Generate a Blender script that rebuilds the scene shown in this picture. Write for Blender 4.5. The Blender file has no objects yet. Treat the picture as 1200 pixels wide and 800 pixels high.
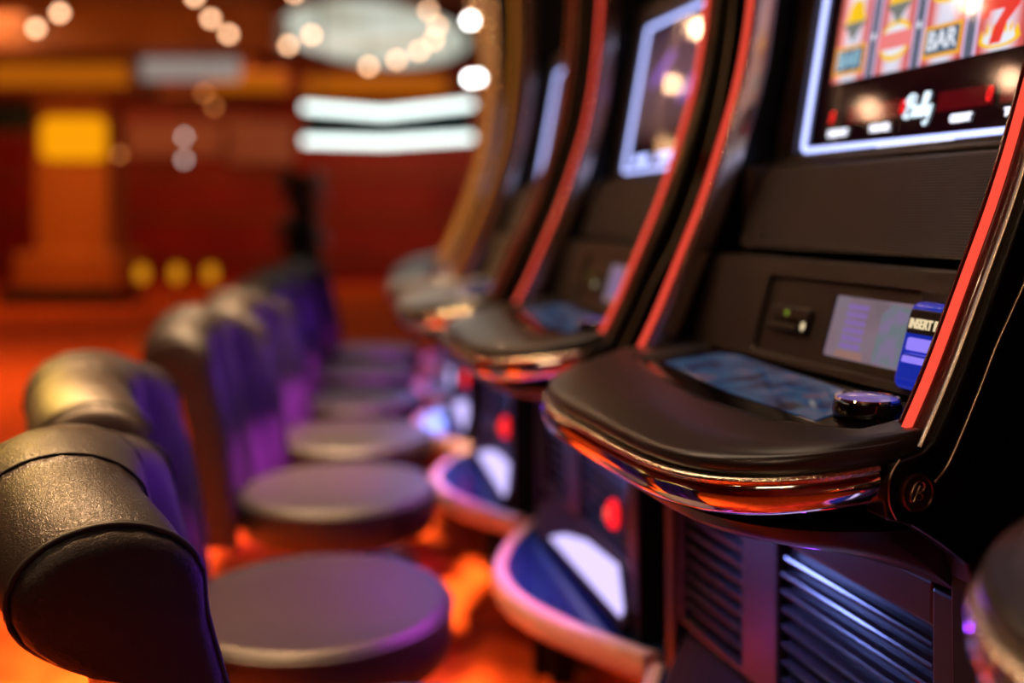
import bpy, bmesh, math, random
from mathutils import Vector
random.seed(7)
PI = math.pi
scene = bpy.context.scene
COL = scene.collection
D = bpy.data

# ------------------------------------------------------------------ materials
def srgb(r, g, b):
    f = lambda c: c/12.92 if c <= .04045 else ((c+.055)/1.055)**2.4
    return (f(r/255), f(g/255), f(b/255))

def pmat(name, col, rough=.5, metal=0, spec=.5, coat=0, bump=None, emis=None, estr=0, var=None):
    m = D.materials.new(name); m.use_nodes = True
    nt = m.node_tree; N = nt.nodes; L = nt.links
    p = N['Principled BSDF']
    p.inputs['Base Color'].default_value = (*col, 1)
    p.inputs['Roughness'].default_value = rough
    p.inputs['Metallic'].default_value = metal
    p.inputs['Specular IOR Level'].default_value = spec
    p.inputs['Coat Weight'].default_value = coat
    if emis:
        p.inputs['Emission Color'].default_value = (*emis, 1)
        p.inputs['Emission Strength'].default_value = estr
        m.cycles.emission_sampling = 'NONE'
    tc = N.new('ShaderNodeTexCoord')
    if bump:
        kind, sc, st, dist = bump
        if kind == 'voronoi':
            t = N.new('ShaderNodeTexVoronoi'); t.feature = 'DISTANCE_TO_EDGE'; t.inputs['Scale'].default_value = sc
            n2 = N.new('ShaderNodeTexNoise'); n2.inputs['Scale'].default_value = sc*.5
            L.new(tc.outputs['Object'], n2.inputs['Vector'])
            mx = N.new('ShaderNodeMix'); mx.data_type = 'RGBA'; mx.inputs[0].default_value = .02
            L.new(tc.outputs['Object'], mx.inputs[6]); L.new(n2.outputs['Color'], mx.inputs[7])
            L.new(mx.outputs[2], t.inputs['Vector']); out = t.outputs['Distance']
        elif kind == 'wave':
            t = N.new('ShaderNodeTexWave'); t.bands_direction = 'Z'; t.inputs['Scale'].default_value = sc
            L.new(tc.outputs['Object'], t.inputs['Vector']); out = t.outputs['Fac']
        else:
            t = N.new('ShaderNodeTexNoise'); t.inputs['Scale'].default_value = sc; t.inputs['Detail'].default_value = 4
            L.new(tc.outputs['Object'], t.inputs['Vector']); out = t.outputs['Fac']
        b = N.new('ShaderNodeBump'); b.inputs['Strength'].default_value = st; b.inputs['Distance'].default_value = dist
        L.new(out, b.inputs['Height']); L.new(b.outputs['Normal'], p.inputs['Normal'])
    if var:                                            # (scale, other colour)
        sc, c2 = var
        t = N.new('ShaderNodeTexNoise'); t.inputs['Scale'].default_value = sc; t.inputs['Detail'].default_value = 5
        L.new(tc.outputs['Object'], t.inputs['Vector'])
        r = N.new('ShaderNodeValToRGB')
        r.color_ramp.elements[0].position = .35; r.color_ramp.elements[0].color = (*col, 1)
        r.color_ramp.elements[1].position = .65; r.color_ramp.elements[1].color = (*c2, 1)
        L.new(t.outputs['Fac'], r.inputs['Fac']); L.new(r.outputs['Color'], p.inputs['Base Color'])
    return m

def emat(name, col, strength, sample=False, gloss=False):
    """something that gives off light: a lamp, a painted glow, or (gloss) a picture behind screen glass"""
    m = D.materials.new(name); m.use_nodes = True
    p = m.node_tree.nodes['Principled BSDF']
    p.inputs['Base Color'].default_value = (.002, .002, .002, 1)
    p.inputs['Roughness'].default_value = .06 if gloss else .5
    p.inputs['Specular IOR Level'].default_value = .8 if gloss else 0
    p.inputs['Emission Color'].default_value = (*col, 1); p.inputs['Emission Strength'].default_value = strength
    m.cycles.emission_sampling = 'AUTO' if sample else 'NONE'
    return m

def ramp_emat(name, axis, stops, strength, noise=None):
    """emission that follows a ramp over the object's own extent (a picture on a screen)"""
    m = emat(name, (1, 1, 1), strength, gloss=True); nt = m.node_tree; N = nt.nodes; L = nt.links
    tc = N.new('ShaderNodeTexCoord'); r = N.new('ShaderNodeValToRGB')
    if noise:
        t = N.new('ShaderNodeTexNoise'); t.inputs['Scale'].default_value = noise; t.inputs['Detail'].default_value = 3
        L.new(tc.outputs['Object'], t.inputs['Vector']); L.new(t.outputs['Fac'], r.inputs['Fac'])
    else:
        sx = N.new('ShaderNodeSeparateXYZ'); L.new(tc.outputs['Generated'], sx.inputs[0]); L.new(sx.outputs[axis], r.inputs['Fac'])
    el = r.color_ramp.elements
    while len(el) < len(stops): el.new(.5)
    for q, (pos, c) in zip(el, stops): q.position = pos; q.color = (*c, 1)
    L.new(r.outputs['Color'], N['Principled BSDF'].inputs['Emission Color'])
    return m

M = {}
M['leather'] = pmat('black_leather', (.015, .011, .009), .38, spec=.42, bump=('voronoi', 260, .5, .0014))
M['leather_flank'] = pmat('brown_black_leather', (.028, .016, .011), .4, spec=.55, bump=('noise', 160, .25, .001))
M['piping'] = pmat('black_piping', (.006, .005, .005), .5)
M['steel'] = pmat('brushed_steel', (.35, .34, .33), .3, 1)
M['black'] = pmat('black_lacquer', (.003, .003, .003), .35, spec=.25)
M['inner'] = pmat('inner_black_gloss', (.008, .008, .01), .2, spec=.5)
M['smoke'] = pmat('dark_red_acrylic', (.11, .010, .006), .18, coat=.6)
M['coral'] = emat('coral_led', srgb(255, 82, 62), 1.0)
M['goldstrip'] = pmat('amber_chrome', (.85, .45, .15), .25, 1)
M['badge'] = pmat('dark_bronze', (.10, .045, .025), .35, .8)
M['chrome'] = pmat('chrome', (.8, .74, .66), .07, 1)
M['amberstrip'] = emat('amber_reflection_glow', srgb(215, 130, 40), 1)  # emission stands in for amber lamps reflected in the far chrome strips
M['chromerough'] = pmat('ribbed_chrome', (.62, .5, .4), .2, 1, bump=('noise', 60, .25, .002))
M['jewel'] = pmat('beaded_chrome', (.85, .72, .55), .12, 1, bump=('noise', 260, .5, .002))
M['deck'] = pmat('charcoal_soft_plastic', (.024, .020, .018), .30, spec=.55, bump=('noise', 900, .08, .0004))
M['bezel'] = pmat('warm_black_plastic', (.038, .027, .019), .42, spec=.45, bump=('noise', 700, .08, .0004))
M['recess'] = pmat('recess_plastic', (.030, .020, .013), .4)
M['speaker'] = pmat('ribbed_speaker_plastic', (.036, .027, .019), .42, bump=('wave', 95, .6, .003))
M['glass'] = pmat('black_glass', (.004, .004, .005), .07, spec=.6)
M['belly'] = pmat('belly_plastic', (.016, .010, .013), .36, spec=.45)
M['louvre'] = pmat('louvre_plastic', (.022, .014, .018), .24, spec=.6)
M['trimline'] = pmat('bronze_trim', (.6, .42, .28), .3, 1)
M['kick'] = pmat('lilac_kick_plastic', (.34, .31, .42), .3)
M['kickglow'] = emat('lilac_painted_light', (.60, .50, 1), 1.5, True)  # glow put in where LED light would fall, not a lamp lens
M['redlamp'] = emat('red_lamp', (1, .012, .02), 1.6)
M['redcore'] = emat('red_lamp_core', (1, .10, .07), 1.6)
M['frameglow'] = emat('screen_border_glow', (.44, .50, 1), 2.3)
M['caption'] = emat('caption_glow', (.85, .86, 1), 1.8, gloss=True)
M['logo'] = emat('logo_glow', (.72, .88, 1), 1.8, gloss=True)
M['digit'] = emat('red_digit', (1, .012, .012), 1.3, gloss=True)
M['redpanel'] = emat('dim_red_panel', (.085, .002, .004), 1, gloss=True)
M['scrblack'] = pmat('screen_glass', (.003, .002, .003), .06, spec=.8, emis=(.5, .1, .3), estr=.006)
M['divider'] = emat('reel_divider', srgb(92, 100, 120), 1, gloss=True)
M['divedge'] = emat('reel_divider_edge', srgb(215, 190, 225), 1, gloss=True)
M['yellow'] = emat('symbol_yellow', srgb(250, 200, 30), 1, gloss=True)
M['gold'] = emat('symbol_gold', srgb(240, 170, 40), 1, gloss=True)
M['navy'] = emat('symbol_slate', srgb(70, 95, 120), 1, gloss=True)
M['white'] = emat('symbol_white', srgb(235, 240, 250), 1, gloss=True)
M['red'] = emat('symbol_red', srgb(235, 60, 50), 1, gloss=True)
M['pink'] = emat('symbol_pink', srgb(240, 130, 130), 1, gloss=True)
M['grey'] = emat('symbol_grey', srgb(120, 125, 120), 1, gloss=True)
M['sky'] = emat('symbol_blue', srgb(150, 195, 215), 1, gloss=True)
RED, PINK, WHT = srgb(222, 96, 92), srgb(238, 186, 196), srgb(228, 226, 244)
M['reel'] = ramp_emat('reel_picture', 0, [(0, srgb(200, 80, 76)), (.1, RED), (.24, PINK), (.36, WHT), (.64, WHT), (.76, PINK), (.9, RED), (1, srgb(200, 80, 76))], .95)
M['lcd'] = ramp_emat('lcd_picture', 0, [(.35, srgb(112, 96, 104)), (.5, srgb(126, 104, 116)), (.65, srgb(120, 112, 124))], 1, noise=14)
M['violetpic'] = ramp_emat('violet_picture', 2, [(0, srgb(30, 8, 12)), (.2, srgb(92, 66, 66)), (.55, srgb(104, 76, 88)), (1, srgb(62, 42, 58))], 1)
M['swirl'] = emat('violet_swirl', srgb(140, 96, 190), 1, gloss=True)
M['lcdline'] = emat('lcd_violet_line', srgb(128, 100, 165), 1, gloss=True)
M['lcdblock'] = ramp_emat('lcd_block', 0, [(.4, srgb(104, 116, 120)), (.6, srgb(124, 108, 140))], 1, noise=60)
M['lcdfoot'] = emat('lcd_foot', srgb(146, 108, 100), 1, gloss=True)
M['touch'] = ramp_emat('touch_picture', 0, [(.34, srgb(44, 36, 44)), (.45, srgb(52, 56, 84)), (.55, srgb(50, 76, 104)), (.66, srgb(92, 74, 92))], .8, noise=22)
M['blue'] = pmat('blue_acrylic', (.008, .03, .45), .15, emis=(.015, .05, .8), estr=.35, coat=.5)
M['bluelit'] = emat('bill_slot_light', srgb(150, 130, 250), 1.0)
M['billlabel'] = pmat('black_label', (.01, .007, .006), .3)
M['billtext'] = emat('label_letters', srgb(238, 214, 170), 1)
M['buttontop'] = pmat('clear_violet_button', (.25, .2, .4), .08, emis=(.25, .18, .75), estr=.35, coat=1)
M['greenled'] = emat('green_led', srgb(110, 125, 40), 1)
M['topglass'] = pmat('top_display_glass', (.012, .008, .006), .1, spec=.5)
M['shelf'] = pmat('navy_black_gloss', (.008, .022, .07), .16, spec=.6)
M['ledge'] = pmat('peach_ledge_edge', (.44, .27, .2), .3, spec=.5)
M['plinth'] = pmat('orange_wood', (.30, .075, .015), .35, var=(3, (.2, .045, .01)))
M['carpet'] = pmat('orange_carpet', (.42, .045, .006), .95, spec=.05, var=(9, (.90, .12, .016)), bump=('noise', 120, .4, .01))
M['redwall'] = pmat('red_brown_panelling', (.36, .016, .005), .45, var=(1.2, (.26, .010, .004)))
M['brown'] = pmat('amber_brown_wood', (.34, .10, .015), .5, var=(1.5, (.24, .06, .01)))
M['ceil'] = pmat('dark_brown_ceiling', (.16, .05, .02), .8)
M['pillar'] = pmat('amber_panel', (.5, .12, .012), .5)
M['amberlamp'] = emat('amber_lamp', srgb(255, 160, 8), 1.0)
M['cove'] = emat('amber_cove', srgb(170, 86, 8), 1.0)
M['coldbar'] = emat('cold_white_tube', (.86, 1, .95), 2.6, True)
M['teal'] = pmat('dark_teal_panel', (.01, .03, .03), .4)
M['bulb'] = emat('warm_bulb', (1, .56, .31), 8.5)
M['spotbulb'] = emat('spot_bulb', (1, .55, .32), 110)
M['aislebulb'] = emat('aisle_bulb', (1, .60, .34), 160)
M['coldbulb'] = emat('cold_bulb', (1, 1, .98), 22)
M['dimbulb'] = emat('dim_grey_bulb', (1, .85, .78), 2.6)
M['amberbulb'] = emat('amber_bulb', (1, .33, .08), 2.2)
M['goldlamp'] = emat('gold_lamp', (1, .36, .01), .75)
M['skylight'] = ramp_emat('ceiling_glow', 0, [(.3, srgb(150, 150, 120)), (.5, srgb(204, 216, 200)), (.7, srgb(222, 238, 226))], .9, noise=.9)
M['palegrey'] = emat('pale_backlit_sign', srgb(150, 136, 128), 1)
M['mauve'] = pmat('mauve_panel', (.50, .21, .16), .3)
M['leaf'] = pmat('dark_leaf', (.012, .014, .004), .5)
M['pot'] = pmat('dark_pot', (.02, .012, .008), .4)
M['brass'] = pmat('brass', (.8, .5, .15), .3, 1)

# ------------------------------------------------------------------ helpers
def link(o, parent=None):
    COL.objects.link(o)
    if parent: o.parent = parent
    return o

def mesh(name, verts, faces, mat, parent=None, smooth=False, bevel=0, seg=2):
    me = D.meshes.new(name); me.from_pydata([tuple(v) for v in verts], [], faces)
    bm = bmesh.new(); bm.from_mesh(me); bmesh.ops.recalc_face_normals(bm, faces=bm.faces)
    bm.to_mesh(me); bm.free()
    me.materials.append(M[mat])
    if smooth:
        for p in me.polygons: p.use_smooth = True
    o = link(D.objects.new(name, me), parent)
    if bevel:
        b = o.modifiers.new('bevel', 'BEVEL'); b.width = bevel; b.segments = seg; b.limit_method = 'ANGLE'
    return o

class G:
    """collects pieces of ONE mesh"""
    def __init__(s): s.v = []; s.f = []
    def add(s, v, f):
        n = len(s.v); s.v += [tuple(p) for p in v]; s.f += [[i+n for i in q] for q in f]; return s
    def box(s, x0, x1, y0, y1, z0, z1):
        return s.add([(x0,y0,z0),(x1,y0,z0),(x1,y1,z0),(x0,y1,z0),(x0,y0,z1),(x1,y0,z1),(x1,y1,z1),(x0,y1,z1)],
                     [[0,3,2,1],[4,5,6,7],[0,1,5,4],[1,2,6,5],[2,3,7,6],[3,0,4,7]])
    def loft(s, rings, close=True, caps=True):
        n = len(rings[0]); v = [p for r in rings for p in r]; f = []
        for i in range(len(rings)-1):
            for j in range(n if close else n-1):
                k = (j+1) % n; f.append([i*n+j, i*n+k, (i+1)*n+k, (i+1)*n+j])
        if caps: f += [list(range(n))[::-1], [(len(rings)-1)*n+j for j in range(n)]]
        return s.add(v, f)
    def lathe(s, prof, c=(0,0,0), n=40, axis='z'):
        rings = []
        for r, h in prof:
            ring = []
            for k in range(n):
                a = 2*PI*k/n
                p = (r*math.cos(a), r*math.sin(a), h) if axis == 'z' else (r*math.cos(a), h, r*math.sin(a))
                ring.append((c[0]+p[0], c[1]+p[1], c[2]+p[2]))
            rings.append(ring)
        return s.loft(rings)
    def tube(s, pts, r, n=8, closed=False):
        pts = [Vector(p) for p in pts]; rings = []; m = len(pts)
        for i, p in enumerate(pts):
            a = pts[i-1] if (i or closed) else p; b = pts[(i+1) % m] if (i < m-1 or closed) else p
            t = (b-a).normalized()
            u = t.cross(Vector((0, 0, 1)) if abs(t.z) < .95 else Vector((0, 1, 0))).normalized(); w = t.cross(u)
            rings.append([p + r*(math.cos(2*PI*k/n)*u + math.sin(2*PI*k/n)*w) for k in range(n)])
        if closed: rings.append(rings[0])
        return s.loft(rings, caps=not closed)
    def prism(s, poly, fn0, fn1):
        """2-D outline mapped by two functions to its two faces"""
        n = len(poly)
        return s.add([fn0(*p) for p in poly] + [fn1(*p) for p in poly],
                     [list(range(n)), list(range(n, 2*n))[::-1]] + [[i, (i+1) % n, n+(i+1) % n, n+i] for i in range(n)])
    def build(s, name, mat, parent=None, smooth=False, bevel=0, seg=2): return mesh(name, s.v, s.f, mat, parent, smooth, bevel, seg)

def autosmooth(o, deg=40):
    for p in o.data.polygons: p.use_smooth = True
    o.data.set_sharp_from_angle(angle=math.radians(deg))
    return o

def tag(o, label, cat, group=None):
    o['label'] = label; o['category'] = cat
    if group: o['group'] = group
    return o
def thing(name, label, cat, loc, rz=0, group=None):
    o = D.objects.new(name, None); COL.objects.link(o); o.empty_display_size = .1
    o.location = loc; o.rotation_euler = (0, 0, rz)
    return tag(o, label, cat, group)
def struct(o): o['kind'] = 'structure'; return o

def copy_tree(o, parent=None):
    c = o.copy(); COL.objects.link(c); c.parent = parent
    for ch in list(o.children): copy_tree(ch, c)
    return c

def smooth_curve(pts, n=8):
    """Catmull-Rom through 2-D points"""
    out = []; P = [pts[0]] + list(pts) + [pts[-1]]
    for i in range(1, len(P)-2):
        for k in range(n):
            t = k/n; q = []
            for a, b, c, d in zip(P[i-1], P[i], P[i+1], P[i+2]):
                q.append(.5*(2*b + (c-a)*t + (2*a-5*b+4*c-d)*t*t + (3*b-a-3*c+d)*t**3))
            out.append(tuple(q))
    out.append(tuple(pts[-1])); return out

def rrect(x0, x1, z0, z1, r, n=5):
    out = []
    for cx, cz, a0 in ((x1-r, z1-r, 0), (x0+r, z1-r, 90), (x0+r, z0+r, 180), (x1-r, z0+r, 270)):
        for k in range(n+1):
            a = math.radians(a0+90*k/n); out.append((cx+r*math.cos(a), cz+r*math.sin(a)))
    return out

def text_mesh(name, body, size, mat, parent, fn, extrude=.0006, shear=0, align='CENTER', sx=1, bold=0):
    cu = D.curves.new(name, 'FONT'); cu.body = body; cu.size = size; cu.shear = shear
    cu.align_x = align; cu.align_y = 'CENTER'; cu.extrude = extrude; cu.offset = bold
    o = D.objects.new(name, cu); COL.objects.link(o)
    dg = bpy.context.evaluated_depsgraph_get()
    me = D.meshes.new_from_object(o.evaluated_get(dg))
    D.objects.remove(o)
    for v in me.vertices:
        v.co = Vector(fn(v.co.x*sx, v.co.y, v.co.z))
    me.materials.clear(); me.materials.append(M[mat])
    o = D.objects.new(name, me); return link(o, parent)

# ------------------------------------------------------------------ camera
CZ = 1.15
cam = D.cameras.new('camera'); camo = D.objects.new('camera', cam); COL.objects.link(camo)
camo.location = (0, 0, CZ); camo.rotation_euler = (PI/2, 0, 0)
cam.sensor_width = 36; cam.lens = 36; cam.shift_y = -.125
cam.dof.use_dof = True; cam.dof.focus_distance = 1.02; cam.dof.aperture_fstop = 1.4
cam.clip_start = .02
scene.camera = camo

def at(px, py, d): return ((px-600)/1200*d, d, CZ+(250-py)/1200*d)

# ------------------------------------------------------------------ the slot machine (local: x along the row, y to the back, z up from its stand)
BZ = .40
PROF = smooth_curve([(0, .925), (.035, .992), (.077, 1.085), (.112, 1.165), (.143, 1.25), (.180, 1.37), (.203, 1.50),
                     (.216, 1.65), (.219, 1.80), (.208, 2.0), (.178, 2.18), (.13, 2.30)], 6)
def prof_normal(i):
    a = PROF[max(0, i-1)]; b = PROF[min(len(PROF)-1, i+1)]
    ty, tz = b[0]-a[0], b[1]-a[1]; l = math.hypot(ty, tz); return (-tz/l, ty/l)    # points to the player
def fdeck(x): return -.205*max(0, 1-abs(x/.335)**4.4)**.5
def zl(z): return z-BZ
def scr(x, z, off=0): return (x, .2415+.18*(z-1.246)-off, zl(z))
def cons(x, z, off=0): return (x, .08+.3*(z-.955)-off, zl(z))
def spk(x, z, off=0): return (x, .14+.41*(z-1.10)-off, zl(z))
def belly(x, z, off=0): return (x, .080-off, zl(z))

def rim(g, outer, inner, fn, o0, o1):
    """a frame between two outlines with the same number of points; o0 front offset, o1 back offset"""
    n = len(outer)
    v = [fn(*p, o0) for p in outer] + [fn(*p, o0) for p in inner] + [fn(*p, o1) for p in outer] + [fn(*p, o1) for p in inner]
    f = []
    for i in range(n):
        k = (i+1) % n
        f += [[i, k, n+k, n+i], [2*n+i, 3*n+i, 3*n+k, 2*n+k], [i, 2*n+i, 2*n+k, k], [n+i, n+k, 3*n+k, 3*n+i]]
    return g.add(v, f)

def plate(name, poly, fn, off, mat, parent, t=.0004):
    return G().prism(poly, lambda a, b: fn(a, b, off), lambda a, b: fn(a, b, off-t)).build(name, mat, parent)

def make_machine():
    root = thing('slot_machine', '', 'slot machine', (0, 0, BZ), 0)
    # --- cabinet: two side cheeks, back, roof
    side = [(-.046, .862), (-.048, .88), (-.047, .897), (-.038, .914), (-.006, .922)] + \
           [(y+.004, z) for y, z in PROF[1:]] + [(.16, 2.315), (.52, 2.315), (.52, BZ), (.056, BZ), (.053, .79), (.045, .812), (.012, .836), (-.017, .854)]
    g = G()
    for s in (-1, 1):
        g.prism(side, lambda y, z: (s*.312, y, zl(z)), lambda y, z: (s*.345, y, zl(z)))
    g.box(-.312, .312, .36, .52, zl(BZ), zl(2.315)).box(-.312, .312, .16, .36, zl(2.29), zl(2.315))
    g.box(-.312, .312, .085, .36, zl(BZ), zl(.80)).box(-.312, .312, .08, .36, zl(.80), zl(.93))
    g.build('cabinet', 'black', root, bevel=.003)
    # --- curved side frames with led strip and chrome edges
    for s in (-1, 1):
        rings = []; led = []; ch = []; ci = []
        for i, (y, z) in enumerate(PROF):
            ny, nz = prof_normal(i)
            P = lambda x, o: (s*x, y+ny*o, zl(z)+nz*o)
            rings.append([P(.300, -.03), P(.300, .002), P(.306, .007), P(.329, .007), P(.335, .002), P(.335, -.03)])
            led.append([P(.311, .004), P(.311, .0108), P(.3125, .0123), P(.3195, .0123), P(.321, .0108), P(.321, .004)])
            ch.append([P(.335, -.012), P(.335, .002), P(.336, .003), P(.337, .002), P(.337, -.012)])
            ci.append([P(.298, -.028), P(.2965, .0), P(.298, .006), P(.3015, .007), P(.3015, -.028)])
        fr = autosmooth(G().loft(rings).build('side_frame', 'smoke', root))
        autosmooth(G().loft(led).build('light_strip', 'coral', fr))['label'] = 'glowing coral light strip'
        autosmooth(G().loft(ch).build('chrome_edge', 'trimline', fr))
        autosmooth(G().loft(ci).build('inner_edge', 'chromerough' if s < 0 else 'smoke', fr))  # right edge: dark red colour stands in for what its chrome reflects
    # --- trim line and badge on the outer right cheek
    tl = smooth_curve([(.007, .894), (.022, .909), (.042, .945), (.062, .985), (.079, 1.021), (.098, 1.055), (.13, 1.115), (.175, 1.23), (.21, 1.36), (.235, 1.52), (.245, 1.75), (.235, 2.0), (.19, 2.25)], 6)
    for s in (-1, 1):
        G().tube([(s*.3455, y, zl(z)) for y, z in tl], .0016, 6).build('trim_line', 'trimline', root, True)
        b = G().lathe([(.0001, .003), (.0155, .003), (.0165, .0045), (.0185, .003), (.0185, -.001), (.0001, -.001)], (0, 0, 0), 40)
        b.v = [(s*(.345+z), -.014+y, zl(.886)+x) for x, y, z in b.v]
        bo = autosmooth(b.build('badge', 'badge', root))
        q = [(-.2, -.6), (-.62, -.5), (-.55, .1), (-.1, .75), (.35, .78), (.55, .45), (.35, .12), (.05, .02), (.3, -.1), (.3, -.42), (.0, -.5)]
        q2 = [(.15, .5), (-.05, .15), (-.25, -.3), (-.45, -.62)]
        e = G()
        for pts in (smooth_curve(q, 6), smooth_curve(q2, 6)):
            e.tube([(s*.3488, -.014+s*.0135*u, zl(.886)+.0135*w) for u, w in pts], .0009, 6)
        e.build('letter_emblem', 'trimline', bo, True)
        G().tube([(s*.3455, y, zl(z)) for y, z in smooth_curve([(-.032, .918), (-.042, .905), (-.0445, .89), (-.043, .875), (-.036, .862)], 6)], .0009, 6).build('cheek_seam', 'trimline', root, True)
    # --- main screen
    g = G(); rim(g, rrect(-.299, .299, 1.232, 1.64, .004), rrect(-.248, .248, 1.241, 1.60, .012), scr, .012, -.05)
    autosmooth(g.build('screen_bezel', 'bezel', root), 30)
    sc = G().prism(rrect(-.25, .25, 1.236, 1.605, .01), lambda a, b: scr(a, b, 0), lambda a, b: scr(a, b, -.02)).build('main_screen', 'scrblack', root)
    G().tube([scr(x, z, .002) for x, z in rrect(-.237, .237, 1.2475, 1.585, .009)], .0042, 8, True).build('glowing_border', 'frameglow', sc, True)
    for k, (x0, x1) in enumerate(((-.191, -.1125), (-.087, -.0145), (.0105, .0865), (.1115, .191))):
        plate('reel', [(x0, 1.347), (x1, 1.347), (x1, 1.56), (x0, 1.56)], scr, .001, 'reel', sc)
    for x in (-.100, -.002, .099):
        plate('reel_divider', [(x-.0125, 1.347), (x+.0125, 1.347), (x+.0125, 1.56), (x-.0125, 1.56)], scr, .0012, 'divedge', sc)
        plate('reel_divider_core', [(x-.0075, 1.347), (x+.0075, 1.347), (x+.0075, 1.56), (x-.0075, 1.56)], scr, .0018, 'divider', sc)
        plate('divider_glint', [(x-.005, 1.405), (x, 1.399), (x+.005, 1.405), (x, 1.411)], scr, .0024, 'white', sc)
    def ell(cx, cz, a, b, n=24, a0=0, a1=360): return [(cx+a*math.cos(math.radians(a0+(a1-a0)*k/n)), cz+b*math.sin(math.radians(a0+(a1-a0)*k/n))) for k in range(n + (a1-a0 < 360))]
    def bar(cx, cz, m1, m2):
        plate('bar_symbol_frame', [(cx-.036, cz-.022), (cx+.036, cz-.022), (cx+.036, cz+.022), (cx-.036, cz+.022)], scr, .002, m1, sc)
        plate('bar_symbol_field', [(cx-.031, cz-.0165), (cx+.031, cz-.0165), (cx+.031, cz+.0165), (cx-.031, cz+.0165)], scr, .0026, 'navy', sc)
        text_mesh('bar_symbol_letters', 'BAR', .036, m2, sc, lambda a, b, c: scr(cx+a, cz+b, .0032+c), sx=.84, bold=.0003)
    bar(.048, 1.376, 'gold', 'white'); bar(-.151, 1.378, 'gold', 'sky')
    def bell(cx, cz):
        plate('bell_symbol', ell(cx, cz+.004, .018, .02, 16, 0, 180) + [(cx-.026, cz-.012), (cx+.026, cz-.012)], scr, .002, 'yellow', sc)
        plate('bell_symbol_ribbon', [(cx-.03, cz-.01), (cx+.03, cz-.01), (cx+.012, cz-.024), (cx, cz-.04), (cx-.012, cz-.024)], scr, .0026, 'grey', sc)
    bell(-.151, 1.445); bell(-.05, 1.455)
    cx, cz = -.05, 1.392
    plate('oval_symbol', ell(cx, cz, .034, .030), scr, .002, 'yellow', sc)
    plate('oval_symbol_field', ell(cx, cz, .030, .022), scr, .0026, 'white', sc)
    plate('oval_symbol_band', [(cx-.036, cz-.012), (cx+.036, cz-.012), (cx+.036, cz+.012), (cx-.036, cz+.012)], scr, .0032, 'pink', sc)
    def flames(cx, cz, w, h, mat, off, n=7):
        base = ell(cx, cz, w, h*.45, 12, 180, 360)
        top = []
        for k in range(n):
            x = cx+w-2*w*(k+.5)/n; top += [(x+w/n*.6, cz+h*.1), (x-w/n*.3, cz+h*(.55+.35*((k*37) % 3)/2))]
        plate('flame_symbol', base+top, scr, off, mat, sc)
    flames(.150, 1.362, .034, .026, 'yellow', .002); flames(.150, 1.362, .026, .018, 'white', .0026)
    s7 = [(-.03, .028), (.03, .028), (.03, .014), (.012, -.006), (.005, -.03), (-.014, -.03), (-.008, -.008), (.006, .012), (-.018, .012), (-.02, .004), (-.03, .004)]
    plate('seven_symbol', [(.149+a, 1.386+b) for a, b in s7], scr, .0034, 'red', sc)
    flames(.048, 1.438, .03, .026, 'yellow', .002); flames(.05, 1.44, .02, .018, 'red', .0026)
    plate('seven_symbol_tip', [(.149+a*.9, 1.475+b) for a, b in s7], scr, .0034, 'red', sc)
    for x0, x1 in ((-.135, -.012), (.057, .155), (.166, .225)):
        plate('credit_window', [(x0, 1.281), (x1, 1.281), (x1, 1.306), (x0, 1.306)], scr, .001, 'redpanel', sc)
    for (t, x) in (('8', -.174), ('0', -.012), ('0', .147)):
        text_mesh('credit_digit', t, .026, 'digit', sc, lambda a, b, c: scr(x+a, 1.2935+b, .002+c), sx=.75, shear=.2)
    for (t, x, w) in (('LINES BET', -.153, .8), ('WINNER', -.055, .8), ('CREDIT', .104, .8), ('TOTAL BET', .202, .72)):
        text_mesh('caption', t, .0135, 'caption', sc, lambda a, b, c: scr(x+a, 1.269+b, .002+c), sx=w, bold=.0007)
    text_mesh('malfunction_notice', 'MALFUNCTION VOIDS ALL PAYS AND PLAYS', .0075, 'caption', sc, lambda a, b, c: scr(.022+a, 1.2415+b, .002+c), sx=1.0, bold=.0004)
    g = G()
    for st in ([(.08, 0), (.27, 1)], [(-.05, .7), (.25, 1.06), (.6, .95), (.5, .6), (.2, .52)], [(.2, .52), (.56, .5), (.55, .1), (.15, -.03), (-.05, .12)],
               [(.95, .47), (.75, .45), (.68, .1), (.85, 0), (.98, .4)], [(1.0, .48), (.97, .05), (1.08, .06)], [(1.08, .06), (1.3, .9), (1.24, 1.02), (1.17, .05), (1.29, .06)],
               [(1.29, .06), (1.51, .9), (1.45, 1.02), (1.38, .05), (1.48, .06)], [(1.52, .47), (1.55, .1), (1.68, .06), (1.79, .45)], [(1.82, .48), (1.74, -.2), (1.58, -.45), (1.48, -.28)]):
        g.tube([scr(-.006+.028*(a+.12*b), 1.279+.028*b, .002) for a, b in smooth_curve(st, 5)], .0013, 6)
    g.build('screen_logo', 'logo', sc, True)
    # --- top display above the main screen
    G().prism(rrect(-.297, .297, 1.645, 2.27, .01), lambda a, b: scr(a, b, -.0 if b < 1.9 else .05), lambda a, b: (a, .36, zl(b))).build('top_display', 'topglass', root)
    # --- speaker panel and ledge
    o = G().prism(rrect(-.268, .268, 1.098, 1.222, .02), lambda a, b: spk(a, b, 0), lambda a, b: (a, .30, zl(b))).build('speaker_panel', 'speaker', root, bevel=.006)
    G().box(-.299, .299, .205, .30, zl(1.224), zl(1.233)).box(-.299, -.27, .17, .30, zl(1.09), zl(1.224)).box(.27, .299, .17, .30, zl(1.09), zl(1.224)).build('speaker_surround', 'bezel', root, bevel=.004)
    G().tube([(-.2, spk(0, 1.12)[1]-.001, zl(1.12)), (-.2, spk(0, 1.12)[1]-.004, zl(1.12))], .003, 10).build('screw', 'steel', root)
    # --- console
    g = G()
    oo, ii = rrect(-.299, .299, .950, 1.086, .012), rrect(-.124, .196, .960, 1.063, .008)
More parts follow.
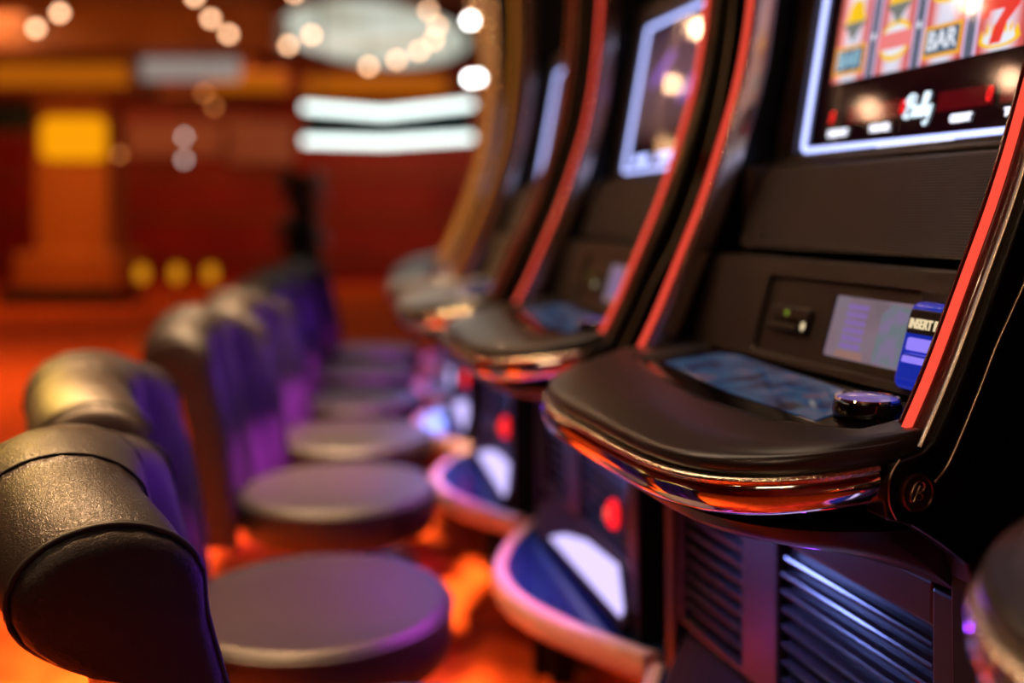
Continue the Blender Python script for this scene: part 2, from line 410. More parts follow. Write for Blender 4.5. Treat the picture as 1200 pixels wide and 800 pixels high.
    rim(g, oo, ii, cons, 0, -.03)
    g.box(-.297, .297, .128, .30, zl(1.074), zl(1.087)).box(-.297, .297, .15, .30, zl(.93), zl(1.075))
    autosmooth(g.build('console', 'bezel', root, bevel=.003), 35)
    g = G(); rim(g, rrect(-.126, .198, .958, 1.065, .008), rrect(.030, .190, .971, 1.046, .003), cons, -.008, -.02)
    g.build('console_recess', 'recess', root)
    lc = plate('info_screen', [(.028, .969), (.192, .969), (.192, 1.048), (.028, 1.048)], cons, -.012, 'lcd', root, .004)
    for k in range(6):
        z = 1.034-.0095*k
        plate('info_line', [(.058, z-.003), (.098, z-.003), (.098, z+.003), (.058, z+.003)], cons, -.0113, 'lcdline', lc)
    plate('info_block', [(.125, .974), (.178, .974), (.178, 1.04), (.14, 1.043), (.125, 1.03)], cons, -.0113, 'lcdblock', lc)
    plate('info_foot', [(.05, .972), (.108, .972), (.103, .981), (.055, .981)], cons, -.0113, 'lcdfoot', lc)
    g = G().prism(rrect(-.100, -.006, .992, 1.024, .006), lambda a, b: cons(a, b, 0), lambda a, b: cons(a, b, -.02))
    cr = g.build('card_reader', 'recess', root, bevel=.003)
    G().prism(rrect(-.085, -.028, 1.004, 1.011, .002), lambda a, b: cons(a, b, .0015), lambda a, b: cons(a, b, -.004)).build('card_slot', 'black', cr)
    G().prism(rrect(-.093, -.020, .996, 1.002, .0025), lambda a, b: cons(a, b, .008), lambda a, b: cons(a, b, -.004)).build('card_guide', 'bezel', cr, bevel=.001)
    plate('status_light', ell(-.056, 1.016, .004, .004, 12), cons, .0012, 'greenled', cr, .002)
    plate('card_reader_light', ell(-.012, 1.002, .0038, .0055, 12), cons, .0012, 'billtext', cr, .002)
    # --- bill acceptor
    ba = G().prism(rrect(.196, .292, .958, 1.052, .012), lambda a, b: cons(a, b, .010), lambda a, b: cons(a, b, -.01)).build('bill_acceptor', 'blue', root, bevel=.005, seg=3)
    G().prism(rrect(.201, .287, 1.018, 1.044, .003), lambda a, b: cons(a, b, .012), lambda a, b: cons(a, b, .008)).build('insert_label', 'billlabel', ba, bevel=.001)
    text_mesh('insert_lettering', 'INSERT BILL', .0145, 'billtext', ba, lambda a, b, c: cons(.2045+a, 1.0285+b, .0125+c), sx=.78, bold=.0004, align='LEFT')
    plate('slot_light', rrect(.206, .282, 1.000, 1.0135, .003), cons, .011, 'bluelit', ba, .002)
    G().prism(rrect(.206, .283, .968, .998, .006), lambda a, b: cons(a, b, .017), lambda a, b: cons(a, b, .006)).build('bill_tray', 'blue', ba, bevel=.004)
    plate('tray_light', rrect(.212, .277, .988, .995, .002), cons, .0176, 'bluelit', ba, .001)
    # --- deck: soft palm rest with a raised rim around a glass inset
    ins = [(-.247, -.035), (-.243, .095), (-.225, .118), (.24, .118), (.283, .06), (.285, -.03), (.262, -.045), (.19, -.072), (.05, -.078), (-.05, -.07), (-.2, -.05)]
    def inside(x, y):
        c = False; n = len(ins); dm = 9
        for i in range(n):
            (x1, y1), (x2, y2) = ins[i], ins[(i+1) % n]
            if (y1 > y) != (y2 > y) and x < (x2-x1)*(y-y1)/(y2-y1)+x1: c = not c
            t = max(0, min(1, ((x-x1)*(x2-x1)+(y-y1)*(y2-y1))/((x2-x1)**2+(y2-y1)**2)))
            dm = min(dm, math.hypot(x-x1-t*(x2-x1), y-y1-t*(y2-y1)))
        return dm if c else -dm
    T = lambda y: .945+.15*(y-.08)
    rings = []
    nx = 110
    for i in range(nx+1):
        x = .333*math.sin(PI/2*(2*i/nx-1)); f = fdeck(x); ring = []
        yb = .13
        for k in range(41):
            y = yb+(f+.014-yb)*k/40
            d = inside(x, y); h = .009*max(0, min(1, .5-d/.012))
            h -= .006*max(0, 1-(y-f-.014)/.05)**2
            ring.append((x, y, zl(T(y)+h)))
        zt = ring[-1][2]; zb = zl(.885+.16*(f+.205)); zm = (zt+zb)/2; rr = (zt-zb)/2
        for a in (60, 30, 0, -30, -60, -90):
            ring.append((x, f+.014-.014*math.cos(math.radians(a)), zm+rr*math.sin(math.radians(a))))
        ring.append((x, yb, zl(.90))); rings.append(ring)
    autosmooth(G().loft(rings).build('palm_rest', 'deck', root), 50)
    dk = lambda x, y, o=0: (x, y, zl(T(y)+o))
    inz = [(x*.995, y*.99) for x, y in ins]
    plate('deck_glass', inz, dk, .0012, 'glass', root, .003)
    ts = plate('touch_screen', [(-.205, -.012), (-.19, .066), (-.15, .076), (.178, .055), (.193, .03), (.212, -.036), (.02, -.036)], dk, .0026, 'touch', root, .001)
    # buttons
    b = G().lathe([(.0001, -.004), (.036, -.004), (.0365, .001), (.0345, .011), (.033, .0125), (.0001, .0125)], dk(.222, .022, .002), 40)
    bo = autosmooth(b.build('spin_button', 'glass', root), 30)
    b = G().lathe([(.0335, .011), (.0345, .0135), (.0335, .0155), (.0315, .0145), (.0315, .012)], dk(.222, .022, .002), 40)
    autosmooth(b.build('button_ring', 'chrome', bo), 30)
    b = G().lathe([(.0001, .0125), (.0312, .0125), (.030, .015), (.02, .0175), (.0001, .0185)], dk(.222, .022, .002), 40)
    autosmooth(b.build('button_cap', 'buttontop', bo), 30)
    # --- chrome lip below the palm rest
    out = []
    n = 120
    for i in range(n+1):
        x = .331*math.sin(PI/2*(2*i/n-1)); out.append((x, fdeck(x)))
    def lipsweep(sec, clampy=None):
        rings = []
        for i, (x, y) in enumerate(out):
            a = out[max(0, i-1)]; b2 = out[min(n, i+1)]
            tx, ty = b2[0]-a[0], b2[1]-a[1]; l = math.hypot(tx, ty); nx_, ny_ = ty/l, -tx/l
            ring = []
            for o, z in sec:
                yy = y+ny_*o
                ring.append((x+nx_*o, yy if clampy is None else min(yy, clampy), zl(z+.16*(y+.205))))
            rings.append(ring)
        return rings
    lp = autosmooth(G().loft(lipsweep([(-.02, .886), (.002, .882), (.0055, .877), (.0075, .869), (.0065, .860), (.003, .853), (-.004, .848), (-.022, .844), (-.06, .842), (-.06, .886)])).build('chrome_lip', 'chrome', root), 60)
    autosmooth(G().loft(lipsweep([(-.01, .887), (.003, .8865), (.0065, .885), (.0075, .8825), (.0065, .8805), (.003, .880), (-.01, .880)])).build('beaded_rim', 'jewel', lp), 60)
    # --- shroud under the lip, lock plate
    def shroud():
        rings = []
        for x, y in out:
            k = min(1, (1-abs(x)/.331)*6)
            s = [(y+.03, .838), (y+.034, .828), (y+.05, .818), (y*.55+.05, .803), (y*.2+.055, .785), (.072, .765), (.082, .755), (.10, .755), (.10, .838)]
            rings.append([(x*.93, min(a, .1), zl(b)) for a, b in s])
        return rings
    autosmooth(G().loft(shroud()).build('belly_shroud', 'belly', root), 60)
    lk = G().prism(rrect(-.085, -.035, .790, .806, .004), lambda a, b: (a, -.085, zl(b)), lambda a, b: (a, -.05, zl(b))).build('lock_plate', 'chrome', root, bevel=.002)
    # --- belly door with two louvred panels
    oo = rrect(-.309, .309, .505, .775, .02)
    g = G().prism(oo, lambda a, b: belly(a, b, 0), lambda a, b: belly(a, b, -.02))
    for x0, x1 in ((-.309, -.296), (-.112, -.020), (.276, .309)):
        g.box(x0, x1, .060, .082, zl(.51), zl(.765))
    g.box(-.309, .309, .062, .082, zl(.505), zl(.517)).box(-.296, -.112, .062, .082, zl(.742), zl(.77)).box(-.020, .276, .062, .082, zl(.722), zl(.77))
    bd = g.build('belly_door', 'belly', root, bevel=.004)
    for x0, x1, zt in ((-.294, -.114, .728), (-.016, .272, .707)):
        g = G(); z = zt
        while z > .53:
            xa = x0+.008*max(0, (z-zt+.02)/.02)
            sec = [(.080, z), (.0705, z-.0005), (.0650, z-.002), (.0635, z-.0045), (.0645, z-.007), (.080, z-.0195)]
            g.loft([[(x, y, zl(q)) for y, q in sec] for x in (xa, x1)])
            z -= .023
        g.build('louvre_panel', 'louvre', bd)
    lam = G().lathe([(.0001, .010), (.010, .009), (.017, .004), (.019, 0), (.019, -.008), (.0001, -.008)], (0, 0, 0), 28)
    lam.v = [(.205+x, .056-z, zl(.585)+y*1.45) for x, y, z in lam.v]
    la = autosmooth(lam.build('red_lamp', 'redlamp', root), 50)
    g = G()
    for dz in (-.008, .003):
        g.tube([(.197, .0455, zl(.585+dz)), (.202, .0445, zl(.592+dz)), (.209, .0445, zl(.588+dz)), (.213, .0455, zl(.594+dz))], .0022, 6)
    g.build('lamp_emblem', 'redcore', la, True)
    # --- kick panel; ledge light landing on it is painted as an emissive patch
    G().add([(-.309, .034, zl(.412)), (.309, .034, zl(.412)), (.309, .074, zl(.492)), (-.309, .074, zl(.492)),
             (-.309, .09, zl(.412)), (.309, .09, zl(.412)), (.309, .09, zl(.492)), (-.309, .09, zl(.492))],
            [[0, 1, 2, 3], [5, 4, 7, 6], [0, 4, 5, 1], [3, 2, 6, 7], [0, 3, 7, 4], [1, 5, 6, 2]]).build('kick_panel', 'belly', root, bevel=.003)
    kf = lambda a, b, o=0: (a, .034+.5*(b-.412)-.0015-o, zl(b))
    G().prism([(-.17, .428), (.295, .428), (.295, .440), (.20, .487), (.02, .478), (-.10, .455)], lambda a, b: kf(a, b, .001), lambda a, b: kf(a, b, -.001)).build('kick_painted_light', 'kickglow', root)
    return root

MACH = [((.295, 1.304), 17, 'slot machine in sharp focus with blue bill acceptor and full spinning reel screen'),
        ((.549, .468), 21, 'slot machine at the right edge of which only a blurred deck corner shows'),
        ((.085, 2.11), 13.5, 'slot machine next beyond the sharp one, coral strip beside its purple-white framed screen'),
        ((-.112, 2.90), 10, 'slot machine third along the row, pale deck and thin violet sliver of screen'),
        ((-.24, 3.70), 7, 'slot machine fourth along the row with blurred amber chrome edge'),
        ((-.320, 4.505), 4, 'slot machine fifth along the row, deeply blurred amber edge'),
        ((-.355, 5.31), 1, 'slot machine at the far end of the row beside the red wall')]
proto = make_machine()
machines = []
KEEP = ('glowing_border',); plain = None
for i, (O, th, lab) in enumerate(MACH):
    o = proto if i == 0 else copy_tree(plain or proto)
    if i == 1:                                             # the other machines show a darker violet picture
        plain = o
        ms = next(c for c in o.children if c.name.startswith('main_screen'))
        for c in list(ms.children):
            if not c.name.startswith(KEEP): D.objects.remove(c)
        plate('screen_picture', [(-.225, 1.30), (.225, 1.30), (.225, 1.57), (-.225, 1.57)], scr, .001, 'violetpic', ms)
        for x, z, a in ((-.1, 1.47, 20), (.08, 1.42, -15)):
            plate('picture_swirl', [(x+.06*math.cos(2*PI*k/24)+.3*.02*math.sin(2*PI*k/24), z+.022*math.sin(2*PI*k/24)+.03*math.cos(2*PI*k/24)) for k in range(24)], scr, .0016, 'swirl', ms)
        for x in (-.14, .0, .14):
            plate('credit_window', [(x-.045, 1.262), (x+.045, 1.262), (x+.045, 1.280), (x-.045, 1.280)], scr, .001, 'frameglow', ms)
    o.location = (O[0], O[1], BZ); o.rotation_euler = (0, 0, math.radians(th-90))
    tag(o, lab, 'slot machine', 'slot machines along the row')
    machines.append(o)
    if i >= 3:                                             # far strips turn amber; past the third machine their reflections are painted as glow
        for ch in o.children:
            if ch.name.startswith('side_frame'):
                for c in ch.children:
                    if c.name.startswith('light_strip'):
                        c.material_slots[0].link = 'OBJECT'; c.material_slots[0].material = M['goldstrip' if i == 3 else 'amberstrip']
                        c['label'] = 'unlit amber chrome strip' if i == 3 else 'chrome strip with painted amber reflection'

# ------------------------------------------------------------------ stands with a scalloped ledge
def make_stand():
    root = thing('machine_stand', '', 'stand', (0, 0, 0))
    edge = [(-.395+.79*k/40, .05-.165*math.cos(PI*(-.395+.79*k/40)/.79)) for k in range(41)]
    inner = [(x, y+.02) for x, y in edge]
    G().prism(inner+[(.365, .55), (-.365, .55)], lambda x, y: (x, y, .397), lambda x, y: (x, y, .365)).build('shelf', 'shelf', root)
    rings = []
    for i, (x, y) in enumerate(edge):
        rings.append([(x, y+.026, .402), (x, y+.008, .404), (x, y, .400), (x, y-.004, .392), (x, y-.004, .362), (x, y, .352), (x, y+.01, .348), (x, y+.026, .348)])
    autosmooth(G().loft(rings).build('ledge_edge', 'ledge', root), 50)
    G().box(-.365, .365, .20, .50, 0, .366).build('plinth', 'plinth', root, bevel=.004)
    for s in (-1, 1):
        G().box(s*.375-.012, s*.375+.012, .10, .16, 0, .366).build('leg', 'black', root, bevel=.003)
    return root
sp = make_stand()
SLAB = ['machine stand with scalloped ledge under the sharp machine', 'machine stand under the cropped machine at the right edge',
        'machine stand whose curved pink ledge is nearest in the bottom centre', 'machine stand with pink scalloped ledge, second lobe from the bottom',
        'machine stand with blurred pink ledge, third lobe from the bottom', 'machine stand under the fifth machine along the row', 'machine stand under the farthest machine of the row']
for i, (O, th, lab) in enumerate(MACH):
    o = sp if i == 0 else copy_tree(sp)
    o.location = (O[0], O[1], 0); o.rotation_euler = (0, 0, math.radians(th-90))
    tag(o, SLAB[i], 'stand', 'scalloped stands under the machines')

# ------------------------------------------------------------------ stools with sleigh backs (local +x faces the machine)
def make_stool():
    root = thing('casino_stool', '', 'stool', (0, 0, 0))
    R = .257; ST = .43
    se = autosmooth(G().lathe([(.0001, ST-.11), (R-.02, ST-.11), (R-.006, ST-.10), (R, ST-.06), (R, ST-.02), (R-.004, ST-.008), (R-.014, ST), (R-.03, ST-.003), (R*.5, ST-.001), (.0001, ST)], n=64).build('seat', 'leather', root), 60)
    G().tube([((R-.001)*math.cos(2*PI*k/64), (R-.001)*math.sin(2*PI*k/64), ST-.016) for k in range(64)], .004, 6, True).build('seat_piping', 'piping', se, True)
    autosmooth(G().lathe([(.0001, .02), (.028, .02), (.028, .40), (.055, .41), (.055, ST-.11), (.0001, ST-.11)], n=24).build('post', 'steel', root))
    autosmooth(G().lathe([(.0001, 0), (.2, 0), (.2, .012), (.17, .022), (.05, .035), (.0001, .035)], n=40).build('base', 'steel', root))
    # back
    def section(s, grow=1.0):
        T = .90-.056*abs(s)**1.8; y = .215*s; dx = .055*s*s
        chan = math.cos(2*PI*s/.8)
        puff = 1+.03*chan+(.05 if abs(s) < .4 else 0)*min(1, (.4-abs(s))/.06 if abs(s) < .4 else 0)
        cx, cz = -.408, T-.066
        fx = .015*chan
        pr = [(-.252, .32), (-.263+fx*.6, .45), (-.283+fx, .60), (-.300+fx, T-.17), (-.318+fx, T-.10)]
        for a in (10, 30, 50, 70, 90, 110, 130, 150, 170, 190, 210, 232):
            pr.append((cx+.088*math.cos(math.radians(a))*puff, cz+.066*math.sin(math.radians(a))*puff))
        pr += [(-.43, T-.137), (-.395, T-.148), (-.390, T-.18), (-.372, .60), (-.348, .32)]
        mx = sum(p[0] for p in pr)/len(pr); mz = sum(p[1] for p in pr)/len(pr)
        return [(dx+mx+(px-mx)*grow, y, mz+(pz-mz)*grow) for px, pz in pr]
    rings = []
    ss = [-1+2*k/36 for k in range(37)]
    def shift(r, d): return [(x, y+d, z) for x, y, z in r]
    rings.append(shift(section(-1, .86), -.012)); rings.append(shift(section(-1, .95), -.008))
    for s in ss: rings.append(section(s))
    rings.append(shift(section(1, .95), .008)); rings.append(shift(section(1, .86), .012))
    bk = autosmooth(G().loft(rings).build('backrest', 'leather', root), 70)
    for s in (-.985, .985):
        sec = section(s, 1.012)
        G().tube(smooth_curve([sec[-1]]+sec[:0:-1][1:]+[sec[0]], 3), .0035, 6).build('piping', 'piping', bk, True)
    for s in (-.36, .36):
        G().tube(smooth_curve(section(s, 1.0)[1:17], 3), .0022, 5).build('seam', 'piping', bk, True)
    return root
ST_POS = [((-0.143, 1.325), 22, 'casino stool nearest the camera with sharp rolled black leather back'),
          ((-0.37, 1.925), 13, 'casino stool right behind the nearest one, its round seat lowest in view'),
          ((-0.458, 2.72), -6, 'casino stool third in the row, whole slanted side of its back seen against the carpet'),
          ((-0.515, 3.36), -5, 'casino stool fourth in the row with violet-lit back front'),
          ((-0.605, 4.03), -4, 'casino stool fifth in the row, its seat just above the fourth seat'),
          ((-0.70, 4.72), -2, 'casino stool sixth in the row with orange gap beside its back'),
          ((-0.745, 5.45), -2, 'casino stool at the far dark end of the row')]
so = make_stool()
for i, (p, psi, lab) in enumerate(ST_POS):
    o = so if i == 0 else copy_tree(so)
    o.location = (p[0], p[1], 0); o.rotation_euler = (0, 0, math.radians(psi))
    tag(o, lab, 'stool', 'stools along the machine row')

# ------------------------------------------------------------------ the room
struct(G().box(-10, 8, -4, 17.2, -.1, 0).build('floor', 'carpet'))
struct(G().box(-10, 8, -4, 17.2, 3.6, 3.7).build('ceiling', 'ceil'))
struct(G().box(-10, 8, 17, 17.2, 0, 3.6).build('wall_back', 'redwall'))
struct(G().box(-10.2, -10, -4, 17.2, 0, 3.6).build('wall_left', 'redwall'))
struct(G().box(8, 8.2, -4, 17.2, 0, 3.6).build('wall_right', 'redwall'))
struct(G().box(-10, 8, -4.2, -4, 0, 3.6).build('wall_front', 'redwall'))
g = G()
for z in (.35, 1.05, 1.75, 2.45): g.box(-10, 8, 16.95, 17.0, z, z+.05)
struct(g.build('trim_1', 'brown'))
struct(G().box(-10, -2.75, 12.0, 12.6, 3.08, 3.6).build('trim_2', 'brown'))
struct(G().box(-10, 8, 16.3, 17.0, 3.02, 3.12).build('trim_3', 'brown'))

# pillar with an amber lamp box
P = thing('pillar', 'amber panelled pillar with a glowing yellow lamp box at the left', 'pillar', (-5.55, 13.2, 0))
G().box(-.46, .46, -.3, .3, .64, 2.62).build('shaft', 'pillar', P, bevel=.02)
G().box(-.66, .66, -.45, .45, .20, .66).build('plinth', 'pillar', P, bevel=.03)
G().box(-.82, .60, -.50, .50, 0, .20).build('base', 'pot', P, bevel=.02)
G().prism(rrect(-.36, .44, 1.82, 2.36, .12), lambda a, b: (a, -.36, b), lambda a, b: (a, -.29, b)).build('lamp_box', 'amberlamp', P)
G().box(-.95, .95, -.5, .5, 2.62, 2.70).build('capital', 'brown', P, bevel=.03)
G().box(-.85, .85, -.45, .45, 2.70, 3.6).build('header', 'brown', P, bevel=.03)
# dark monitor hanging left of the pillar
t = thing('wall_monitor', 'dark monitor hanging left of the amber pillar', 'monitor', (-6.6, 13.0, 2.2))
G().box(-.5, .68, -.05, .05, 0, .34).build('screen', 'black', t, bevel=.02)
G().box(-.1, .0, -.02, .04, .3, 1.4).build('bracket', 'black', t)
# cornice coves
for k, (x0, x1, z, y, lab) in enumerate(((-6.35, -4.62, 2.72, 12.45, 'amber cove light along the cornice above the pillar'), (-4.55, -3.35, 2.98, 15.2, 'amber cove light left of the white glowing tubes'), (-3.3, -1.0, 3.06, 16.2, 'amber cove light below the glowing ceiling panel'))):
    t = thing('cove_light', lab, 'cove light', ((x0+x1)/2, y, z), 0, 'amber cove lights')
    w = (x1-x0)/2
    G().box(-w, w, 0, .25, -.06, .30).build('housing', 'brown', t, bevel=.02)
    G().box(-w+.05, w-.05, -.03, 0, -.02, .24).build('diffuser', 'cove', t)
    G().box(-.04, .04, .1, .18, .28, 3.6-z).build('hanger', 'brown', t)
# pale backlit header sign (blurred beyond reading) between pillar and bulbs
t = thing('header_sign', 'pale grey backlit panel hanging high right of the pillar', 'sign', (-4.15, 13, 2.85))
G().box(-.68, .68, 0, .1, 0, .27).build('panel', 'palegrey', t, bevel=.03)
for s in (-.5, .5): G().tube([(s, .05, .25), (s, .05, .75)], .012, 6).build('hanger', 'steel', t)
# mauve wall panels
for k, (px0, px1, py0, py1, lab) in enumerate(((268, 288+56, 142, 192, 'mauve wall panel left of the white tubes'), (150, 262, 146, 185, 'mauve wall panel right of the pillar'))):
    x0, _, z1 = at(px0, py0, 16.9); x1, _, z0 = at(px1, py1, 16.9)
    tag(G().box(x0, x1, 16.86, 16.96, z0, z1).build('wall_panel', 'mauve', bevel=.02), lab, 'wall panel')
# corner light fixture of two cold white tubes
t = thing('corner_light', 'dark corner fascia edged by two cold white glowing tubes', 'light fixture', (-1.3, 11, 0))
def zc(py, d=11): return CZ+(250-py)/1200*d
xs = (-.97, -.04, .86)
hi = [(xs[0], .25, zc(123)), (xs[1], -.25, zc(136)), (xs[2], .25, zc(119))]
lo = [(xs[0], .25, zc(163)), (xs[1], -.25, zc(169)), (xs[2], .25, zc(159))]
g = G(); g.add([*lo, *hi] + [(x, y+.12, z) for x, y, z in lo+hi],
      [[0, 1, 4, 3], [1, 2, 5, 4], [6, 9, 10, 7], [7, 10, 11, 8], [3, 4, 10, 9], [4, 5, 11, 10], [0, 6, 7, 1], [1, 7, 8, 2], [0, 3, 9, 6], [2, 8, 11, 5]])
g.build('fascia', 'teal', t)
for line in (hi, lo):
    G().tube([(x, y-.03, z) for x, y, z in line], .045, 10).build('light_tube', 'coldbar', t, True)
for x in (-.8, .7): G().tube([(x, .25, hi[0][2]), (x, .25, 3.6)], .015, 6).build('hanger', 'black', t)
# glowing ceiling panel
sk = thing('ceiling_light_panel', 'large pale glowing panel in the ceiling above the white tubes', 'ceiling light', (-1.8, 13.9, 3.52))
G().prism([(1.2*math.cos(2*PI*k/40), 2.6*math.sin(2*PI*k/40)) for k in range(40)], lambda a, b: (a, b, 0), lambda a, b: (a, b, .05)).build('diffuser', 'skylight', sk)
rings = [[((1.2+o)*math.cos(2*PI*k/40), (2.6+o)*math.sin(2*PI*k/40), z) for o, z in ((0, -.02), (.08, -.02), (.08, .08), (0, .08))] for k in range(41)]
G().loft(rings, caps=False).build('rim', 'brown', sk)

# hanging bulbs
def make_bulb(mat):
    b = thing('pendant_bulb', '', 'light bulb', (0, 0, 0))
    r = .034
    autosmooth(G().lathe([(r*math.sin(PI*k/12)+.0001, -r*math.cos(PI*k/12)) for k in range(13)], n=16).build('globe', mat, b))
    G().lathe([(.012, r-.004), (.014, r+.03), (.006, r+.04), (.0001, r+.04)], n=10).build('socket', 'black', b)
    G().lathe([(.0025, r+.03), (.0025, 2.0)], n=6).build('cord', 'black', b)
    return b
def set_cord(b, z):
    for c in b.children:
        if c.name.startswith('cord'): c.scale.z = (3.6-z)/2.0
SPOTS = [(-4.2, 5.43, 3.2), (-3.68, 4.06, 3.2), (-2.71, 3.76, 3.2), (-3.34, 8.07, 3.2)]
WARM_LABELS = ['upper warm bulb of the pair at the top left', 'lower warm bulb of the pair at the top left',
    'warm bulb cut by the top edge, highest of three descending above the pale header panel', 'middle warm bulb of three descending above the pale header panel',
    'lowest warm bulb of three descending above the pale header panel', 'left warm bulb of the pair at the left rim of the glowing ceiling panel',
    'right warm bulb of the pair at the left rim of the glowing ceiling panel', 'warm bulb cut by the top edge above the pair left of the glowing ceiling panel',
    'lowest and leftmost warm bulb of the curved string below the glowing ceiling panel', 'second warm bulb from the left in the curved string below the glowing ceiling panel',
    'third warm bulb from the left in the curved string below the glowing ceiling panel', 'fourth warm bulb of the curved string, overlapping the bulb above it',
    'fifth warm bulb of the curved string and its rightmost', 'sixth warm bulb of the curved string, just below the top edge',
    'warm bulb cut by the top edge at the upper end of the curved string', 'warm bulb cut by the top edge in the far left corner']
SPOT_LABELS = ['spot bulb mirrored over the red credit figures of the sharp screen', 'spot bulb mirrored at the right end of the sharp screen',
    'spot bulb mirrored over the reel picture of the sharp screen', 'spot bulb mirrored in the violet screen of the second machine']
BULBS = [('bulb', 9.0, [(70, 15), (42, 33), (228, -4), (247, 22), (268, 40), (338, 53), (365, 41), (345, -8), (432, 78), (465, 70), (491, 60), (508, 47), (513, 30), (502, 12), (476, -6), (30, -10)], WARM_LABELS, 'warm bulbs hung in curved strings'),
         ('coldbulb', 10.0, [(551, 24), (551, 92), (560, 91)], ['cold white bulb right of the glowing ceiling panel, beside the gold machine edge', 'left of the two merging cold white bulbs over the glowing tubes', 'right of the two merging cold white bulbs over the glowing tubes'], 'cold white bulbs'),
         ('dimbulb', 12.0, [(216, 160), (216, 187)], ['upper dim grey bulb of the stacked pair before the red wall', 'lower dim grey bulb of the stacked pair before the red wall'], 'dim bulb pair'),
         ('amberbulb', 12.0, [(239, 109), (251, 125), (140, 181)], ['upper dim amber bulb of two below the pale header panel', 'lower dim amber bulb of two below the pale header panel', 'faint amber bulb beside the yellow lamp box of the pillar'], 'dim amber bulbs')]
for mat, d, pts, lab, grp in BULBS:
    first = make_bulb(mat)
    for k, (px, py) in enumerate(pts):
        o = first if k == 0 else copy_tree(first)
        o.location = at(px, py, d+.2*k); set_cord(o, o.location.z); tag(o, lab[k], 'light bulb', grp)
# bulbs overhead nearer the machines, mirrored in the chrome
first = make_bulb('aislebulb')
k = 0
for y in (-1.2, .4, 2.0, 3.6, 5.2):
    for x in (-1.7, -.9):
        o = first if k == 0 else copy_tree(first); k += 1
        o.location = (x+.15*math.sin(k*2.1), y+.2*math.cos(k*1.3), 2.75); set_cord(o, 2.75)
        tag(o, 'warm bulb hung over the aisle, seen only in the chrome reflections', 'light bulb', 'bulbs over the aisle')

# brighter spot bulbs far over the left aisle, mirrored in the screens
first = make_bulb('spotbulb')
for k, p in enumerate(SPOTS):
    o = first if k == 0 else copy_tree(first)
    o.location = p; set_cord(o, p[2]); tag(o, SPOT_LABELS[k], 'light bulb', 'spot bulbs over the left aisle')

# low gold lamps near the floor by the wall
def make_low():
    b = thing('floor_lamp', '', 'lamp', (0, 0, 0))
    G().lathe([(.0001, 0), (.11, 0), (.11, .02), (.02, .04), (.015, .56), (.0001, .56)], n=16).build('stand', 'brass', b)
    G().lathe([(.02, .55), (.05, .58), (.055, .64), (.035, .69), (.0001, .70)], n=20).build('lamp_shade', 'goldlamp', b)
    return b
lw = make_low()
for k, (px, lab) in enumerate(((207, 'middle low gold lamp on the carpet before the red wall'), (247, 'low gold lamp nearest the stools before the red wall'), (166, 'low gold lamp beside the pillar plinth'))):
    o = lw if k == 0 else copy_tree(lw)
    o.location = ((px-600)/1200*9, 9, 0); tag(o, lab, 'lamp', 'low gold lamps')

# dark plant
pl = thing('potted_plant', 'tall dark potted plant before the red wall behind the stools', 'plant', ((352-600)/1200*10, 10, 0))
G().lathe([(.0001, 0), (.16, 0), (.22, .45), (.19, .45), (.17, .40), (.0001, .40)], n=24).build('pot', 'pot', pl)
g = G()
for k in range(150):
    a = random.uniform(0, 2*PI); h = random.uniform(.55, 1.62); r = random.uniform(.2, .5)*(1-.35*(h-.55))
    b0 = Vector((0, 0, h-.25)); d = Vector((math.cos(a), math.sin(a), 0)); s = Vector((-math.sin(a), math.cos(a), 0))
    m = b0+d*r*.6+Vector((0, 0, .2)); e = b0+d*r+Vector((0, 0, .1))
    g.add([b0, m+s*.07, e, m-s*.07, m+Vector((0, 0, .01))], [[0, 1, 4], [1, 2, 4], [2, 3, 4], [3, 0, 4]])
g.build('foliage', 'leaf', pl)
G().tube([(0, 0, .38), (.02, .01, .9), (0, 0, 1.4)], .02, 8).build('stem', 'leaf', pl)

# ------------------------------------------------------------------ light
def area(name, loc, target, sx, sy, power, col, spread=180):
    l = D.lights.new(name, 'AREA'); l.shape = 'RECTANGLE'; l.size = sx; l.size_y = sy; l.energy = power; l.color = col
    l.spread = math.radians(spread)
    o = D.objects.new(name, l); COL.objects.link(o); o.location = loc
    o.rotation_euler = (Vector(target)-Vector(loc)).to_track_quat('-Z', 'Y').to_euler(); return o
def local(i, x, y, z):
    O, th, _ = MACH[i]; t = math.radians(th)
    return (O[0]+x*math.sin(t)+y*math.cos(t), O[1]-x*math.cos(t)+y*math.sin(t), z)
WARM = (1, .72, .48)
area('ceiling_downlight', (-1.1, 2.6, 3.5), (-1.0, 2.6, 0), 1.2, 3.2, 38, WARM)
area('ceiling_downlight', (-1.6, -1.6, 3.5), (-.5, .8, .6), 1.6, 1.0, 22, WARM)
area('ceiling_downlight', (-6.5, 12, 3.5), (-6.5, 12, 0), 1.5, 1.5, 70, (1, .55, .25))
area('wall_wash', (-5, 14.8, 3.3), (-5, 17, 1.6), 7, .3, 48, (1, .42, .12))
area('wall_wash', (-.8, 14.8, 3.0), (-.8, 17, 1.2), 3, .3, 10, (1, .35, .1))
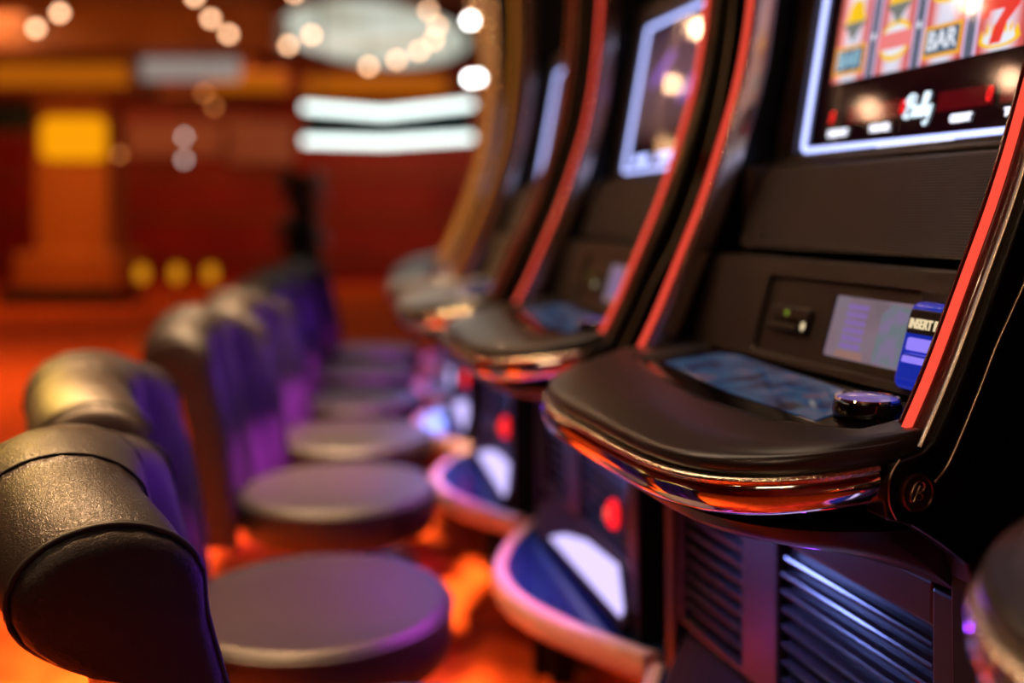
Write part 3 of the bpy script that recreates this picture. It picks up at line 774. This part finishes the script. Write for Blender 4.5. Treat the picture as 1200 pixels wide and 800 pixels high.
area('soffit_wash', (-5.2, 10.6, 2.5), (-5.2, 12, 3.4), 5, .2, 12, (1, .5, .1), 120)
area('pillar_spot', (-5.3, 11.2, 3.3), (-5.5, 13, .3), .3, .3, 6, (1, .5, .1), 60)
area('left_rim_light', (-1.35, 1.95, 1.65), (-.70, 1.5, .72), .15, .5, 2.6, (1, .58, .07), 40)  # unseen yellow light set close to the stools to rim their left sides
area('carpet_spot', (-1.25, 1.75, 3.45), (-.9, 1.6, 0), .4, .4, 44, (1, .56, .27), 44)
area('carpet_spot', (-1.0, 3.3, 3.45), (-.6, 3.1, 0), .4, .4, 40, (1, .62, .32), 36)
area('carpet_spot', (-4.5, 6.5, 3.3), (-3.8, 6.5, 0), .4, .4, 50, (1, .55, .25), 100)
for i in range(len(MACH)):
    if i != 1: area('chair_side_led', local(i, 0, -.06, .79), local(i, 0, -1.0, .62), .5, .05, 1.7, (.27, .03, 1))
    area('belly_led', local(i, -.10, -.06, .772), local(i, .0, .06, .64), .14, .03, .9, (.22, .30, 1), 130)
    area('belly_glow', local(i, -.25, -.12, .50), local(i, -.22, .08, .64), .06, .10, .04, (.5, .08, 1), 120)
    area('shelf_led', local(i, .0, .02, .56), local(i, 0, -.03, .40), .6, .02, .14, (.03, .16, 1), 120)
    area('ledge_glow', local(i, 0, -.03, .66), local(i, 0, -.12, .40), .6, .03, 1.1, (.85, .08, 1), 80)
    if i != 1: area('ledge_rim_led', local(i, 0, -.12, .64), local(i, 0, -.42, .43), .5, .03, 2.6, (.8, .06, 1), 60)

w = D.worlds.new('world'); scene.world = w; w.use_nodes = True
w.node_tree.nodes['Background'].inputs[0].default_value = (.10, .05, .03, 1)
w.node_tree.nodes['Background'].inputs[1].default_value = .12

scene.view_settings.view_transform = 'Standard'; scene.view_settings.look = 'None'
scene.view_settings.exposure = 0; scene.view_settings.gamma = 1; scene.view_settings.use_curve_mapping = False
scene.cycles.use_denoising = True
scene.cycles.max_bounces = 8
scene.cycles.sample_clamp_indirect = 40
